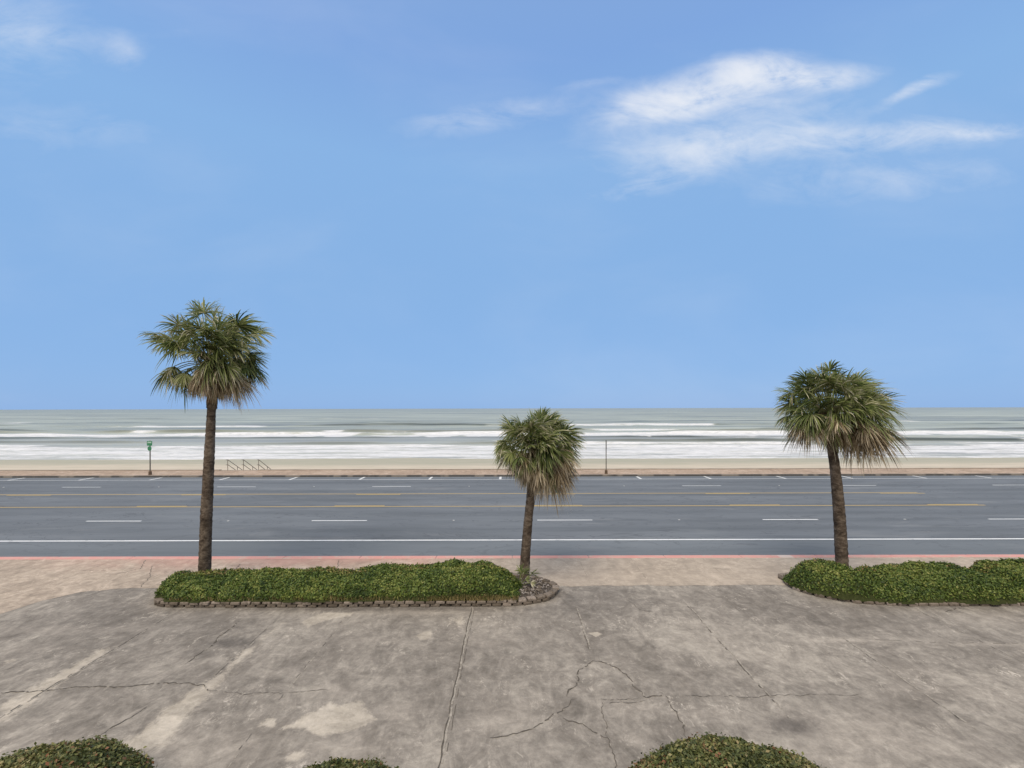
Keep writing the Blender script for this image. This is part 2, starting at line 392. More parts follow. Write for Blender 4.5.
# road and far side
def grid_sheet(name, x0, x1, y0, y1, z, mat):
    b = MB(); b.add([(x0, y0, z), (x1, y0, z), (x1, y1, z), (x0, y1, z)], [(0, 1, 2, 3)]); return tag(b.build(name, mat), kind='structure')
RZ = -0.13
grid_sheet('road', -400, 400, 17.48, 38.62, RZ, M['road'])
def kerb(name, y0, y1, top, mat, step, x1=90):
    b = MB(); x = -x1
    while x < x1:
        L = step; b.box((x + L / 2, (y0 + y1) / 2, (RZ - .1 + top) / 2), (L - 0.012, y1 - y0, top - RZ + .1), bev=0.015); x += L
    return tag(b.build(name, mat), kind='structure')
kerb('kerb', 17.2, 17.5, 0.012, M['kerb'], 3.0)
kerb('kerb', 38.6, 38.85, 0.012, M['kerbfar'], 3.0)
grid_sheet('sidewalk', -200, 200, 38.85, 41.9, 0.004, M['farwalk'])

# ------------------------------------------------------------------ road markings
def strip(b, x0, x1, y, wd, z=RZ + 0.004):
    n = max(1, int((x1 - x0) / 1.5)); xs_ = np.linspace(x0, x1, n + 1)
    vs = [(x, y - wd / 2 + random.uniform(-.006, .006), z) for x in xs_] + [(x, y + wd / 2 + random.uniform(-.006, .006), z) for x in xs_]
    b.add(vs, [(i, i + 1, n + 2 + i, n + 1 + i) for i in range(n)])
def RY(py): return (CZ - RZ) * F / (py - HOR)
b = MB()
y1 = RY(540); strip(b, -120, 120, y1, 0.15)
yl = RY(520.2)
for k in range(-6, 7):
    x0 = (537 - 512) * yl / F + 12.08 * k; strip(b, x0, x0 + 2.95, yl, 0.12)
tag(b.build('lane_markings', M['white']), kind='structure')
b = MB(); yf = RY(486.2); yk = RY(479.3)
strip(b, -120, 120, yk, 0.12)
for k in range(-6, 7):
    x0 = (372 - 512) * yf / F + 11.93 * k; strip(b, x0, x0 + 2.98, yf, 0.13)
kx = 38.6
for px in (7, 78, 149, 219, 289, 359, 429, 500, 570, 641, 711, 786, 853, 927, 992, 1062, -64):
    x = (px - 512) * yk / F
    b.add([(x - .10, yk + .05, RZ + .006), (x + .10, yk + .05, RZ + .006), (x + .10, kx - .1, RZ + .006), (x - .10, kx - .1, RZ + .006)], [(0, 1, 2, 3)])
tag(b.build('parking_bay_markings', M['whitefar']), kind='structure')
b = MB(); c_ = MB()
yu = RY(493.6); yd = RY(506.2)
strip(b, -120, (917 - 512) * yu / F, yu, 0.17); strip(b, -120, (985 - 512) * yd / F, yd, 0.16)
tag(b.build('centre_lane_lines', M['yellow']), kind='structure')
for k in range(-6, 3):
    x0 = (704 - 512) * yu / F + 12.19 * k; strip(c_, x0, x0 + 3.1, yu - .22, 0.12)
    x0 = (731 - 512) * yd / F + 12.19 * k; strip(c_, x0, x0 + 3.1, yd + .20, 0.12)
tag(c_.build('centre_lane_dashes', M['yellowd']), kind='structure')

# reflector studs half way between the dashes
mstud = Mat('white_stud', 0.5, 0.4); mstud.color(mstud.ramp(mstud.noise(30, 3), (0.3, (0.32, 0.32, 0.31)), (0.7, (0.42, 0.42, 0.41))))
def stud_mesh():
    b = MB(); b.add([(-.05, -.05, 0), (.05, -.05, 0), (.05, .05, 0), (-.05, .05, 0), (-.03, -.03, .02), (.03, -.03, .02), (.03, .03, .02), (-.03, .03, .02)],
                    [(0, 1, 5, 4), (1, 2, 6, 5), (2, 3, 7, 6), (3, 0, 4, 7), (4, 5, 6, 7)]); return b
sp = stud_mesh().build('road_stud', mstud)
spots = [((538 - 512) * yl / F + 12.08 * k + 7.55, yl) for k in (-2, -1, 0, 1)] + [((372 - 512) * yf / F + 11.93 * k + 7.45, yf) for k in (-3, -2, -1, 0, 1, 2)]
where = ['left of the tall palm', 'behind the long hedge', 'right of the middle palm', 'right of the right hand palm']
order_n = ['leftmost', 'second from left', 'third from left', 'fourth from left']; order_f = ['leftmost', 'second from left', 'third from left', 'fourth from left', 'fifth from left', 'rightmost']
for i, (x, y) in enumerate(spots):
    o = sp if i == 0 else sp.copy()
    if i: COL.objects.link(o)
    o.location = (x, y, RZ)
    lab = (order_n[i] + ' tiny white stud between white dashes of the near lanes') if i < 4 else (order_f[i - 4] + ' tiny white stud between white dashes of the far lanes')
    tag(o, lab, 'road stud', 'white reflector studs along the lane lines')

# ------------------------------------------------------------------ cracks and joints of the car park
mcr = Mat('crack_dirt', 0.95, 0.1); mcr.color(mcr.ramp(mcr.noise(6, 4), (0.3, (0.065, 0.058, 0.05)), (0.7, (0.15, 0.132, 0.113))))
med = Mat('worn_pale_edge', 0.95, 0.1); med.color(med.ramp(med.noise(14, 5, 0.7), (0.35, (0.21, 0.19, 0.165)), (0.65, (0.36, 0.325, 0.28))))
def frac(pts, step=0.12, jit=0.06):
    pts = [np.array(p, float) for p in pts]; out = [pts[0]]
    for a, b in zip(pts[:-1], pts[1:]):
        L = np.linalg.norm(b - a); n = max(1, int(L / step)); nrm = np.array([-(b - a)[1], (b - a)[0]]) / (L + 1e-9); o = 0
        for i in range(1, n):
            o = o * 0.75 + random.uniform(-jit, jit) * 0.8; out.append(a + (b - a) * i / n + nrm * o)
        out.append(b)
    return out
def ribbon(b, pts, w0, w1, z, p_gap=0.0):
    pts = [np.array(p) for p in pts]; L = []; 
    for i, p in enumerate(pts):
        t = pts[min(i + 1, len(pts) - 1)] - pts[max(i - 1, 0)]; t = t / (np.linalg.norm(t) + 1e-9); nn = np.array([-t[1], t[0]])
        wd = random.uniform(w0, w1) * min(1, 0.35 + min(i, len(pts) - 1 - i) * 0.4) / 2
        L.append((p + nn * wd, p - nn * wd))
    vs = [(a[0], a[1], z) for a, _ in L] + [(c[0], c[1], z) for _, c in L]; n = len(L)
    fs = [(n + i, n + i + 1, i + 1, i) for i in range(n - 1) if random.random() > p_gap]
    b.add(vs, fs)
cr = MB(); ed = MB()
cracks = [([(0, 693), (43, 691), (83, 687), (136, 685.5), (186, 683), (202, 684.5), (207, 691)], .012, .034),
          ([(566, 696), (576, 683), (577, 673), (592, 661), (609, 664.5), (626, 674.5), (632, 686), (645.5, 698), (665, 696), (676, 712), (682, 723), (686, 738)], .014, .038),
          ([(489, 738), (516, 734), (539, 724), (562, 711), (572, 699)], .010, .026),
          ([(562, 718), (582, 724), (607, 738), (614, 756), (614, 775)], .008, .028),
          ([(645, 701), (602, 703), (601, 713), (606, 729), (607, 738)], .006, .018),
          ([(239, 621), (216, 640), (186, 663)], .010, .05), ([(150, 705), (130, 718), (100, 735)], .01, .03),
          ([(684, 696.5), (760, 696.5), (820, 695), (860, 694.5)], .004, .013),
          ([(0, 672), (50, 655), (85, 640), (125, 633)], .004, .014),
          ([(207, 691), (250, 694), (330, 690)], .004, .012), ([(640, 698), (600, 699)], .004, .012),
          ([(140, 588), (150, 576), (152, 566)], .01, .02), ([(335, 572), (338, 560)], .01, .03), ([(105, 577), (140, 569), (145, 560)], .01, .03), ([(233, 575), (240, 564)], .012, .05),
          ([(945, 612), (955, 608), (968, 610)], .01, .04), ([(628, 600), (640, 610), (652, 612)], .01, .02)]
for pts, a, b_ in cracks:
    P = frac([G(*p) for p in pts], .06, .035); ribbon(cr, P, a * .35, b_ * 1.05, 0.009, 0.08)
    ribbon(ed, [p + np.array([.015, .008]) for p in P], a * .6, b_ * 1.2, 0.0065, 0.75)
def joint(X, y0, y1, w0, w1, gap, pale=(.02, .05), pg=.3):
    pts = frac([(X, y0), (X + random.uniform(-.02, .02), (y0 + y1) / 2), (X, y1)], 0.09, 0.015)
    ribbon(cr, pts, w0, w1, 0.009, gap); ribbon(ed, [p + np.array([.035, 0]) for p in pts], pale[0], pale[1], 0.0065, pg)
joint(-1.21, 5.2, 12.95, .012, .03, .05, (.02, .05), .2); ribbon(cr, frac([(-1.13, 5.2), (-1.13, 12.95)], .1, .01), .006, .016, .009, .35)
joint(1.86, 10.6, 12.9, .006, .024, .5); joint(5.2, 8.3, 13.2, .005, .024, .45); joint(8.4, 8.0, 11.2, .004, .014, .65); joint(-4.7, 5.2, 12.5, .004, .014, .7, (.01, .03), .6)
joint(-9.75, 8.0, 12.4, .008, .02, .3, (.02, .04), .5); joint(-6.55, 9.5, 12.3, .006, .016, .3, (.02, .04), .7)
joint(11.7, 8, 13, .006, .014, .6, (.01, .03), .5)
P = frac([G(861, 639), G(956, 643.5), G(1040, 642.5)], .15, .02); ribbon(cr, P, .005, .014, .009, .4)
# joints of the pavement slabs
for x in (-12.5, -9.5, -6.5, -3.5, 2.6, 4.6, 7.4, 13.5, 16.5, -15.5): ribbon(cr, frac([(x, 14.7), (x, 17.2)], .15, .01), .003, .009, .009, .4)
ribbon(cr, frac([(-16, 16.0), (18, 16.0)], .2, .01), .004, .014, .009, .4)
tag(cr.build('pavement_cracks', mcr), kind='structure'); tag(ed.build('crack_edges', med), kind='structure')

# ------------------------------------------------------------------ leaf cloud
def leaf_mat(name, stops, trans=0.25):
    m = Mat(name, 0.55, 0.35); t = m.attr('tint'); c = m.ramp(t, *stops); m.color(c)
    tr = m.nt.nodes.new('ShaderNodeBsdfTranslucent'); m.nt.links.new(c, tr.inputs[0])
    mx = m.nt.nodes.new('ShaderNodeMixShader'); mx.inputs[0].default_value = trans
    m.nt.links.new(m.b.outputs[0], mx.inputs[1]); m.nt.links.new(tr.outputs[0], mx.inputs[2])
    m.nt.links.new(mx.outputs[0], m.nt.nodes['Material Output'].inputs[0]); return m
M['hedge'] = leaf_mat('hedge_leaf', [(0.0, (0.032, 0.056, 0.012)), (0.35, (0.095, 0.142, 0.024)), (0.65, (0.21, 0.24, 0.055)), (0.82, (0.28, 0.27, 0.08)), (1.0, (0.17, 0.095, 0.045))])
M['bush'] = leaf_mat('bush_leaf', [(0.0, (0.042, 0.052, 0.018)), (0.35, (0.092, 0.110, 0.034)), (0.62, (0.19, 0.19, 0.065)), (0.8, (0.32, 0.28, 0.13)), (0.9, (0.19, 0.115, 0.055)), (1.0, (0.24, 0.095, 0.045))])
mtw = Mat('hedge_twigs', 0.9, 0.1); mtw.color(mtw.ramp(mtw.noise(18, 5, 0.7), (0.3, (0.020, 0.028, 0.008)), (0.7, (0.055, 0.060, 0.022))))
def leaf_quads(P, Nn, size, tint):
    """diamond leaves at P (n,3) with mean normals Nn"""
    n = len(P); r = rng.normal(size=(n, 3)); nn = Nn + r * 0.55; nn /= np.linalg.norm(nn, axis=1)[:, None]
    a = rng.normal(size=(n, 3)); a[:, 2] += 0.6; a -= nn * (a * nn).sum(1)[:, None]; a /= np.linalg.norm(a, axis=1)[:, None]
    b = np.cross(nn, a); L = size * rng.uniform(0.6, 1.35, n)[:, None]; Wd = L * 0.34
    tip = P + a * L - nn * L * 0.1; base_ = P - a * L * 0.15; mid = P + a * L * 0.45 + nn * L * 0.06
    V = np.stack([base_, mid + b * Wd, tip, mid - b * Wd], 1).reshape(-1, 3)
    Q = np.arange(4 * n).reshape(-1, 4); return V, Q, np.repeat(tint, 4)
def heightfield_bush(name, zf, xr, yr, z0, step, nleaf, size, mat, tintf, shell=0.05, thing_mat=None, clump=0.05):
    """solid twiggy body under a coat of leaves; zf(x,y) gives top height or <=z0 outside"""
    xs_ = np.arange(xr[0], xr[1] + step, step); ys_ = np.arange(yr[0], yr[1] + step, step); XX, YY = np.meshgrid(xs_, ys_)
    ZZ = zf(XX, YY) - shell
    V = np.stack([XX, YY, np.maximum(ZZ, z0)], -1).reshape(-1, 3); Q = grid_quads(len(xs_), len(ys_))
    keep = (np.maximum(ZZ, z0).ravel()[Q] > z0 + 0.004).any(1); Q = Q[keep]
    us, inv = np.unique(Q, return_inverse=True); V = V[us]; Q = inv.reshape(-1, 4)
    # leaves
    pts = []; nrm = []
    tot = 0
    while tot < nleaf:
        x = rng.uniform(*xr, 60000); y = rng.uniform(*yr, 60000); z = zf(x, y); e = 0.02
        gx = (zf(x + e, y) - zf(x - e, y)) / (2 * e); gy = (zf(x, y + e) - zf(x, y - e)) / (2 * e)
        sl = np.sqrt(1 + gx ** 2 + gy ** 2); ok = (z > z0 + 0.01) & (rng.uniform(0, 6, len(x)) < np.minimum(sl, 6))
        N_ = np.stack([-gx, -gy, np.ones_like(gx)], -1)[ok]; N_ /= np.linalg.norm(N_, axis=1)[:, None]
        P_ = np.stack([x, y, z], -1)[ok]; P_ += N_ * (rng.uniform(-shell, 0.025, len(P_)) + (rng.random(len(P_)) < .10) * rng.uniform(0, clump, len(P_)) * (fbm(P_[:, 0] * 3, P_[:, 1] * 3, 2) > .5) * 1.1)[:, None]
        pts.append(P_); nrm.append(N_); tot += len(P_)
    P_ = np.concatenate(pts)[:nleaf]; N_ = np.concatenate(nrm)[:nleaf]
    return (V, Q), (P_, N_), tintf

def make_hedge(name, poly, topf, z0, nleaf, label, group):
    Pm = np.array(poly); xr = (Pm[:, 0].min() - .1, min(Pm[:, 0].max() + .1, 40)); yr = (Pm[:, 1].min() - .1, Pm[:, 1].max() + .1)
    def zf(x, y):
        d = poly_sd(x, y, poly) + (fbm(x * 1.9, y * 1.9, 3) - .5) * .30
        k = np.clip(d / 0.42, 0, 1); dome = np.sqrt(np.clip(1 - (1 - k) ** 2, 0, 1))
        H = topf(x) + (fbm(x * 1.4 + 40, y * 1.4, 4) - .5) * .20 + (fbm(x * 6 + 3, y * 6, 2) - .5) * .11 - np.clip(fbm(x * 4.5 + 30, y * 4.5, 2) - .62, 0, 1) * .5
        return np.where(d > 0, z0 + (H - z0) * (0.12 + 0.88 * dome), z0 - .2)
    (V, Q), (P_, N_), _ = heightfield_bush(name, zf, xr, yr, z0, 0.06, nleaf, .05, None, None)
    cl = fbm(P_[:, 0] * 1.1 + 9, P_[:, 1] * 1.1 + P_[:, 2] * 2, 3)
    cl2 = fbm(P_[:, 0] * 6 + 9, P_[:, 1] * 6 + P_[:, 2] * 6, 2)
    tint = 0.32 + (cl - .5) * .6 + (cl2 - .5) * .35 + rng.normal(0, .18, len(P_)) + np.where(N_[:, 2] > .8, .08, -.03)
    brown = (fbm(P_[:, 0] * .9 + 70, P_[:, 1] * 3, 2) > .55) & (P_[:, 1] > Pm[:, 1].max() - .75) & (rng.random(len(P_)) < .45)
    tint = np.where(brown, rng.uniform(.8, 1.0, len(P_)), np.clip(tint, 0, .80))
    # straw coloured leaves low on the front
    cx = Pm[:, 0].mean(); t = empty(name, (cx, 14.2, 0)); tag(t, label, 'hedge', group)
    body = fast_mesh('twigs', V, Q, mtw, smooth=True); local(body, t)
    lv, lq, lt = leaf_quads(P_, N_, 0.062, np.clip(tint, 0, 1))
    local(fast_mesh('leaves', lv, lq, M['hedge'], {'tint': lt}), t)
    return t
def prof(pts, Y=14.7):
    xs_ = [(p[0] - 512) * Y / F for p in pts]; zs = [ZAT(p[0], p[1], Y) for p in pts]
    return lambda x: np.interp(x, xs_, zs)
topL = prof([(150, 578), (165, 571), (230, 570), (256, 570), (275, 567), (300, 571), (328, 567), (351, 570), (388, 565), (411, 566), (431, 564), (453, 561), (488, 561), (498, 565), (508, 570), (520, 578), (530, 584)])
hedgeL = [(-10.2, 13.04), (-10.75, 13.35), (-11.32, 14.2), (-11.42, 15.0), (-6, 15.05), (-1, 15.05), (-0.1, 14.8), (0.25, 14.2), (0.35, 13.7), (0.1, 13.22), (-2, 13.06), (-6, 13.04)]
make_hedge('hedge', hedgeL, topL, 0.17, 46000, 'long green clipped hedge in the stone edged bed left of centre', 'hedges in the beds by the pavement')
topR = prof([(780, 580), (789, 571), (800, 563), (818, 560), (832, 562), (842, 570), (852, 573), (863, 567), (880, 567), (911, 564), (935, 563), (954, 565), (966, 571), (972, 571), (980, 564), (987, 561), (1024, 561), (1060, 563), (1200, 566)])
hedgeR = [(9.1, 14.75), (9.0, 14.35), (9.25, 13.85), (9.8, 13.42), (10.7, 13.14), (11.8, 13.03), (15, 12.98), (21, 12.98), (21.4, 14), (21, 15.0), (15, 15.1), (10, 15.1)]
make_hedge('hedge', hedgeR, topR, 0.08, 50000, 'long green hedge around the foot of the right hand palm', 'hedges in the beds by the pavement')

def make_bush(cx, cy, a, b, c, lobes, nleaf, label, seed):
    def zf(x, y):
        u_ = (x - cx) / a; v_ = (y - cy) / b
        r2 = u_ ** 2 + v_ ** 2 + (fbm(x * 1.6 + seed, y * 1.6, 3) - .5) * .22
        z = c * np.sqrt(np.clip(1 - r2, 0, 1))
        for (lx, ly, lr, lh) in lobes: z = z + lh * np.exp(-((x - cx - lx) ** 2 + (y - cy - ly) ** 2) / lr ** 2) * (r2 < 1)
        return np.where(r2 < 1, z + (fbm(x * 5 + seed, y * 5, 3) - .5) * .14, -1)
    (V, Q), (P_, N_), _ = heightfield_bush('b', zf, (cx - a * 1.15, cx + a * 1.15), (cy - b * 1.15, cy + b * 1.15), 0.0, 0.05, nleaf, .05, None, None, shell=.05, clump=.07)
    # the body is closed by a skirt to the ground
    t = empty('bush', (cx, cy, 0)); tag(t, label, 'bush', 'bushes at the near edge of the car park')
    local(fast_mesh('twigs', V, Q, mtw, smooth=True), t)
    cl = fbm(P_[:, 0] * 2.2 + seed, P_[:, 1] * 2.2, 3)
    tint = 0.46 + (cl - .5) * .7 + rng.normal(0, .21, len(P_)); tint = np.clip(tint, 0, .84)
    red = (fbm(P_[:, 0] * 2.5 + 50 + seed, P_[:, 1] * 2.5, 2) - .33) * .45
    tint = np.where(rng.random(len(P_)) < red, rng.uniform(.86, 1.0, len(P_)), tint)
    lv, lq, lt = leaf_quads(P_, N_, 0.048, tint); local(fast_mesh('leaves', lv, lq, M['bush'], {'tint': lt}), t)
make_bush(-6.66, 6.17, 1.46, 1.0, .9, [(0.35, .2, .5, .05)], 34000, 'low round green bush at the left end of the near kerb row', 3)
make_bush(-2.47, 6.06, 1.15, .8, .8, [], 17000, 'smallest round bush of the near row, between the other two', 11)
make_bush(3.14, 6.05, 1.9, 1.05, .95, [(-.35, .25, .5, .12), (.7, .1, .5, .0)], 40000, 'widest low bush with reddish tips at the right of the near row', 23)

# ------------------------------------------------------------------ stone edging of the beds
mst = Mat('edging_stone', 0.92, 0.2)
tb = mst.attr('tint'); c = mst.ramp(tb, (0, (0.065, 0.052, 0.04)), (0.35, (0.12, 0.096, 0.074)), (0.7, (0.20, 0.165, 0.135)), (1, (0.27, 0.225, 0.19)))
c = mst.mix(mst.noise(9, 6, 0.7).ss(0.45, 0.65) * 0.65, c, (0.06, 0.05, 0.038)); mst.color(c).bump(mst.noise(25, 5, .7), 0.6, 0.02)
def catmull(pts, step=0.05, closed=True):
    P = [np.array(p, float) for p in pts]; out = []; n = len(P)
    for i in range(n if closed else n - 1):
        p0, p1, p2, p3 = P[(i - 1) % n], P[i], P[(i + 1) % n], P[(i + 2) % n]
        if not closed: p0 = P[max(i - 1, 0)]; p3 = P[min(i + 2, n - 1)]
        k = max(2, int(np.linalg.norm(p2 - p1) / step))
        for j in range(k):
            t = j / k; out.append(0.5 * ((2 * p1) + (-p0 + p2) * t + (2 * p0 - 5 * p1 + 4 * p2 - p3) * t * t + (-p0 + 3 * p1 - 3 * p2 + p3) * t ** 3))
    return np.array(out)
def edging(label, pts, courses, h, bl=0.30):
    C_ = catmull(pts); d = np.concatenate([[0], np.cumsum(np.linalg.norm(np.diff(np.vstack([C_, C_[:1]]), axis=0), axis=1))]); L = d[-1]; CC = np.vstack([C_, C_[:1]])
    at = lambda s: np.array([np.interp(s % L, d, CC[:, 0]), np.interp(s % L, d, CC[:, 1])])
    b = MB(); n = int(L / bl)
    for k in range(courses):
        for i in range(n):
            s = (i + .5 + .5 * (k % 2)) * L / n; p = at(s); t = at(s + .05) - at(s - .05); an = math.atan2(t[1], t[0])
            wob = random.uniform(-.03, .03); hh = h * random.uniform(.9, 1.0)
            b.box((p[0] - math.sin(an) * wob, p[1] + math.cos(an) * wob, k * h + hh / 2), (L / n - random.uniform(.02, .055), .19 + .02 * (k == courses - 1) + random.uniform(-.015, .015), hh), an + random.uniform(-.05, .05), bev=.014, tint=float(np.clip(random.gauss(.45 + .18 * (k == courses - 1), .2), 0, 1)))
    o = b.build('stone_edging', mst); return tag(o, label, 'garden edging', 'stone edgings of the beds')
edL = [(-10.3, 13.12), (-10.8, 13.5), (-11.15, 14.2), (-11.2, 15.2), (-8, 15.35), (-3, 15.35), (0.2, 15.1), (.9, 14.8), (1.28, 14.4), (1.36, 14.0), (1.1, 13.55), (.5, 13.24), (-.4, 13.12), (-4, 13.08), (-8, 13.08)]
edR = [(9.25, 14.9), (9.15, 14.4), (9.38, 13.9), (9.9, 13.46), (10.7, 13.18), (12, 13.08), (16, 13.06), (20.8, 13.08), (21.6, 13.6), (21.6, 14.9), (20, 15.3), (14, 15.35), (9.8, 15.35)]
edging('brown stone block edging round the bed under the long left hedge', edL, 2, .085)
edging('low stone block edging half hidden under the right hedge', edR, 1, .09)
msoil = Mat('soil_and_mulch', 0.95, 0.1); msoil.color(msoil.ramp(msoil.noise(9, 6, 0.75), (0.3, (0.035, 0.03, 0.025)), (0.5, (0.075, 0.062, 0.052)), (0.75, (0.19, 0.17, 0.155)))); msoil.bump(msoil.noise(14, 5), .8, .05)
sheet('planting_bed', catmull(edL, .2).tolist(), .13, msoil); sheet('planting_bed', catmull(edR, .2).tolist(), .06, msoil)

# dry litter lying on the bare end of the left bed, and straw grass along its front
mlit = Mat('dry_litter', 0.9, 0.2); mlit.color(mlit.ramp(mlit.attr('tint'), (0, (0.04, 0.03, 0.022)), (.5, (0.18, 0.15, 0.12)), (1, (0.46, 0.42, 0.40))))
b = MB()
for i in range(260):
    x = random.uniform(.25, 1.25); y = random.uniform(13.4, 14.9)
    if (x - .35) ** 2 / .85 ** 2 + (y - 14.15) ** 2 / .8 ** 2 > 1: continue
    an = random.uniform(0, math.pi); L = random.uniform(.03, .16); z = .14 + random.uniform(0, .04)
    dxx, dyy = math.cos(an) * L / 2, math.sin(an) * L / 2
    b.tube([(x - dxx, y - dyy, z), (x + dxx, y + dyy, z + random.uniform(-.01, .04))], random.uniform(.004, .014), 4, tint=random.random())
tag(b.build('plant_litter', mlit), 'dry twigs and dead leaf scraps on the bare bed end', 'plant litter', kind='stuff')
mgr = Mat('straw_grass', 0.9, 0.2); mgr.color(mgr.ramp(mgr.attr('tint'), (0, (0.09, 0.11, 0.03)), (.5, (0.26, 0.21, 0.09)), (1, (0.42, 0.33, 0.16))))
gv = []; gt = []
for i in range(5200):
    x = random.uniform(-10.15, .2); dens_ = vn(x * 1.3, 3)
    if random.random() > dens_ * 1.2: continue
    y = 13.02 + random.uniform(0, .18); h_ = random.uniform(.04, .15); an = random.uniform(-1, 1); lean = random.uniform(-.05, .05); wd = .008
    gv += [(x - wd, y, .17), (x + wd, y, .17), (x + lean + wd * .3, y - random.uniform(0, .08), .18 + h_), (x + lean - wd * .3, y - .03, .18 + h_)]; gt += [random.random()] * 4
tag(fast_mesh('dry_grass', np.array(gv), np.arange(len(gv)).reshape(-1, 4), mgr, {'tint': np.array(gt)}), 'straw coloured grass fringe under the front of the left hedge', 'dry grass', kind='stuff')

# ------------------------------------------------------------------ palms
M['frond'] = leaf_mat('palm_leaf', [(0.0, (0.026, 0.040, 0.014)), (0.35, (0.105, 0.145, 0.038)), (0.62, (0.25, 0.275, 0.095)), (0.88, (0.27, 0.28, 0.13)), (1.0, (0.55, 0.51, 0.37))], .35)
M['dead'] = leaf_mat('dry_palm_leaf', [(0.0, (0.045, 0.032, 0.018)), (0.35, (0.15, 0.105, 0.055)), (0.65, (0.30, 0.235, 0.14)), (1.0, (0.56, 0.47, 0.34))], .28)
mb = Mat('palm_bark', 0.92, 0.15); X, Y, Z = mb.xyz()
ring = mb.noise(6, 5, 0.7, 0.6, mul=(1.0, 1.0, 1.7)); blot = mb.noise(2.2, 5, .6, .5)
c = mb.ramp((ring * .6 + blot * .4).ss(.34, .66), (0, (0.032, 0.023, 0.017)), (.5, (0.085, 0.064, 0.047)), (1, (0.165, 0.13, 0.10)))
c = mb.mix(mb.attr('fresh'), c, mb.ramp(ring.ss(.35, .65), (0, (0.10, 0.055, 0.03)), (1, (0.27, 0.17, 0.09)))); mb.color(c).bump(ring, .8, .03)
bark = mb

def fan(dst, anchor, direc, blade, nleaf, width, wind, droop, tint, spread=125, roll=0.0, fold=.25, stiff=1.0):
    d = direc / np.linalg.norm(direc)
    up = np.array([0, 0, 1.0]) + rng.normal(0, .25, 3); s = np.cross(d, up); s /= np.linalg.norm(s) + 1e-9; n = np.cross(s, d)
    s, n = s * math.cos(roll) + n * math.sin(roll), n * math.cos(roll) - s * math.sin(roll)
    an = np.radians(np.linspace(-spread, spread, nleaf)) + rng.normal(0, .05, nleaf)
    L = blade * (0.62 + 0.38 * np.cos(an * .7)) * rng.uniform(.82, 1.08, nleaf)
    dirs = np.cos(an)[:, None] * d + np.sin(an)[:, None] * s + fold * np.abs(np.sin(an))[:, None] * n * -1 + rng.normal(0, .07, (nleaf, 3))
    dirs /= np.linalg.norm(dirs, axis=1)[:, None]
    side = np.cross(n, dirs); side /= np.linalg.norm(side, axis=1)[:, None] + 1e-9
    side = side * .8 + rng.normal(0, .35, (nleaf, 3))
    ts = np.array([0, .3, .6, .85, 1.0]); ws = np.array([.35, 1.0, .9, .5, .08]) * width
    dr = droop * rng.uniform(.6, 1.5, nleaf)
    rows = []
    for t, w_ in zip(ts, ws):
        bend = (t ** 2.2) * L
        c = anchor + dirs * (L * t)[:, None] * (1 - .12 * t) + np.outer(bend * dr, [0, 0, -1.0]) + np.outer(bend, wind)
        rows += [c - side * w_ / 2, c + side * w_ / 2]
    V = np.stack(rows, 1)          # nleaf, 10, 3
    o = dst['n']; base = o + np.arange(nleaf)[:, None] * 10
    Q = np.concatenate([base + np.array([2 * k, 2 * k + 1, 2 * k + 3, 2 * k + 2]) for k in range(4)], 0)
    dst['v'].append(V.reshape(-1, 3)); dst['q'].append(Q); dst['n'] += nleaf * 10
    tt = np.clip(tint + .06 + rng.normal(0, .27, nleaf), 0, 1); T = np.repeat(tt[:, None], 10, 1)
    T[:, 6:] += .14; T[:, 8:] += .12; dst['t'].append(np.clip(T, 0, 1).ravel())
def petiole(dst, p0, p1, arch, wd, tint):
    ts = np.linspace(0, 1, 6); side = np.cross(p1 - p0, [0, 1, .2]); side /= np.linalg.norm(side) + 1e-9
    side2 = np.cross(p1 - p0, side); side2 /= np.linalg.norm(side2) + 1e-9
    for sd_ in (side, side2):
        V = []
        for t in ts:
            c = p0 + (p1 - p0) * t + np.array([0, 0, arch * 4 * t * (1 - t)]); V += [c - sd_ * wd / 2, c + sd_ * wd / 2]
        o = dst['n']; dst['v'].append(np.array(V)); dst['q'].append(np.array([[o + 2 * k, o + 2 * k + 1, o + 2 * k + 3, o + 2 * k + 2] for k in range(5)])); dst['n'] += 12; dst['t'].append(np.full(12, tint))
def new(): return {'v': [], 'q': [], 't': [], 'n': 0}

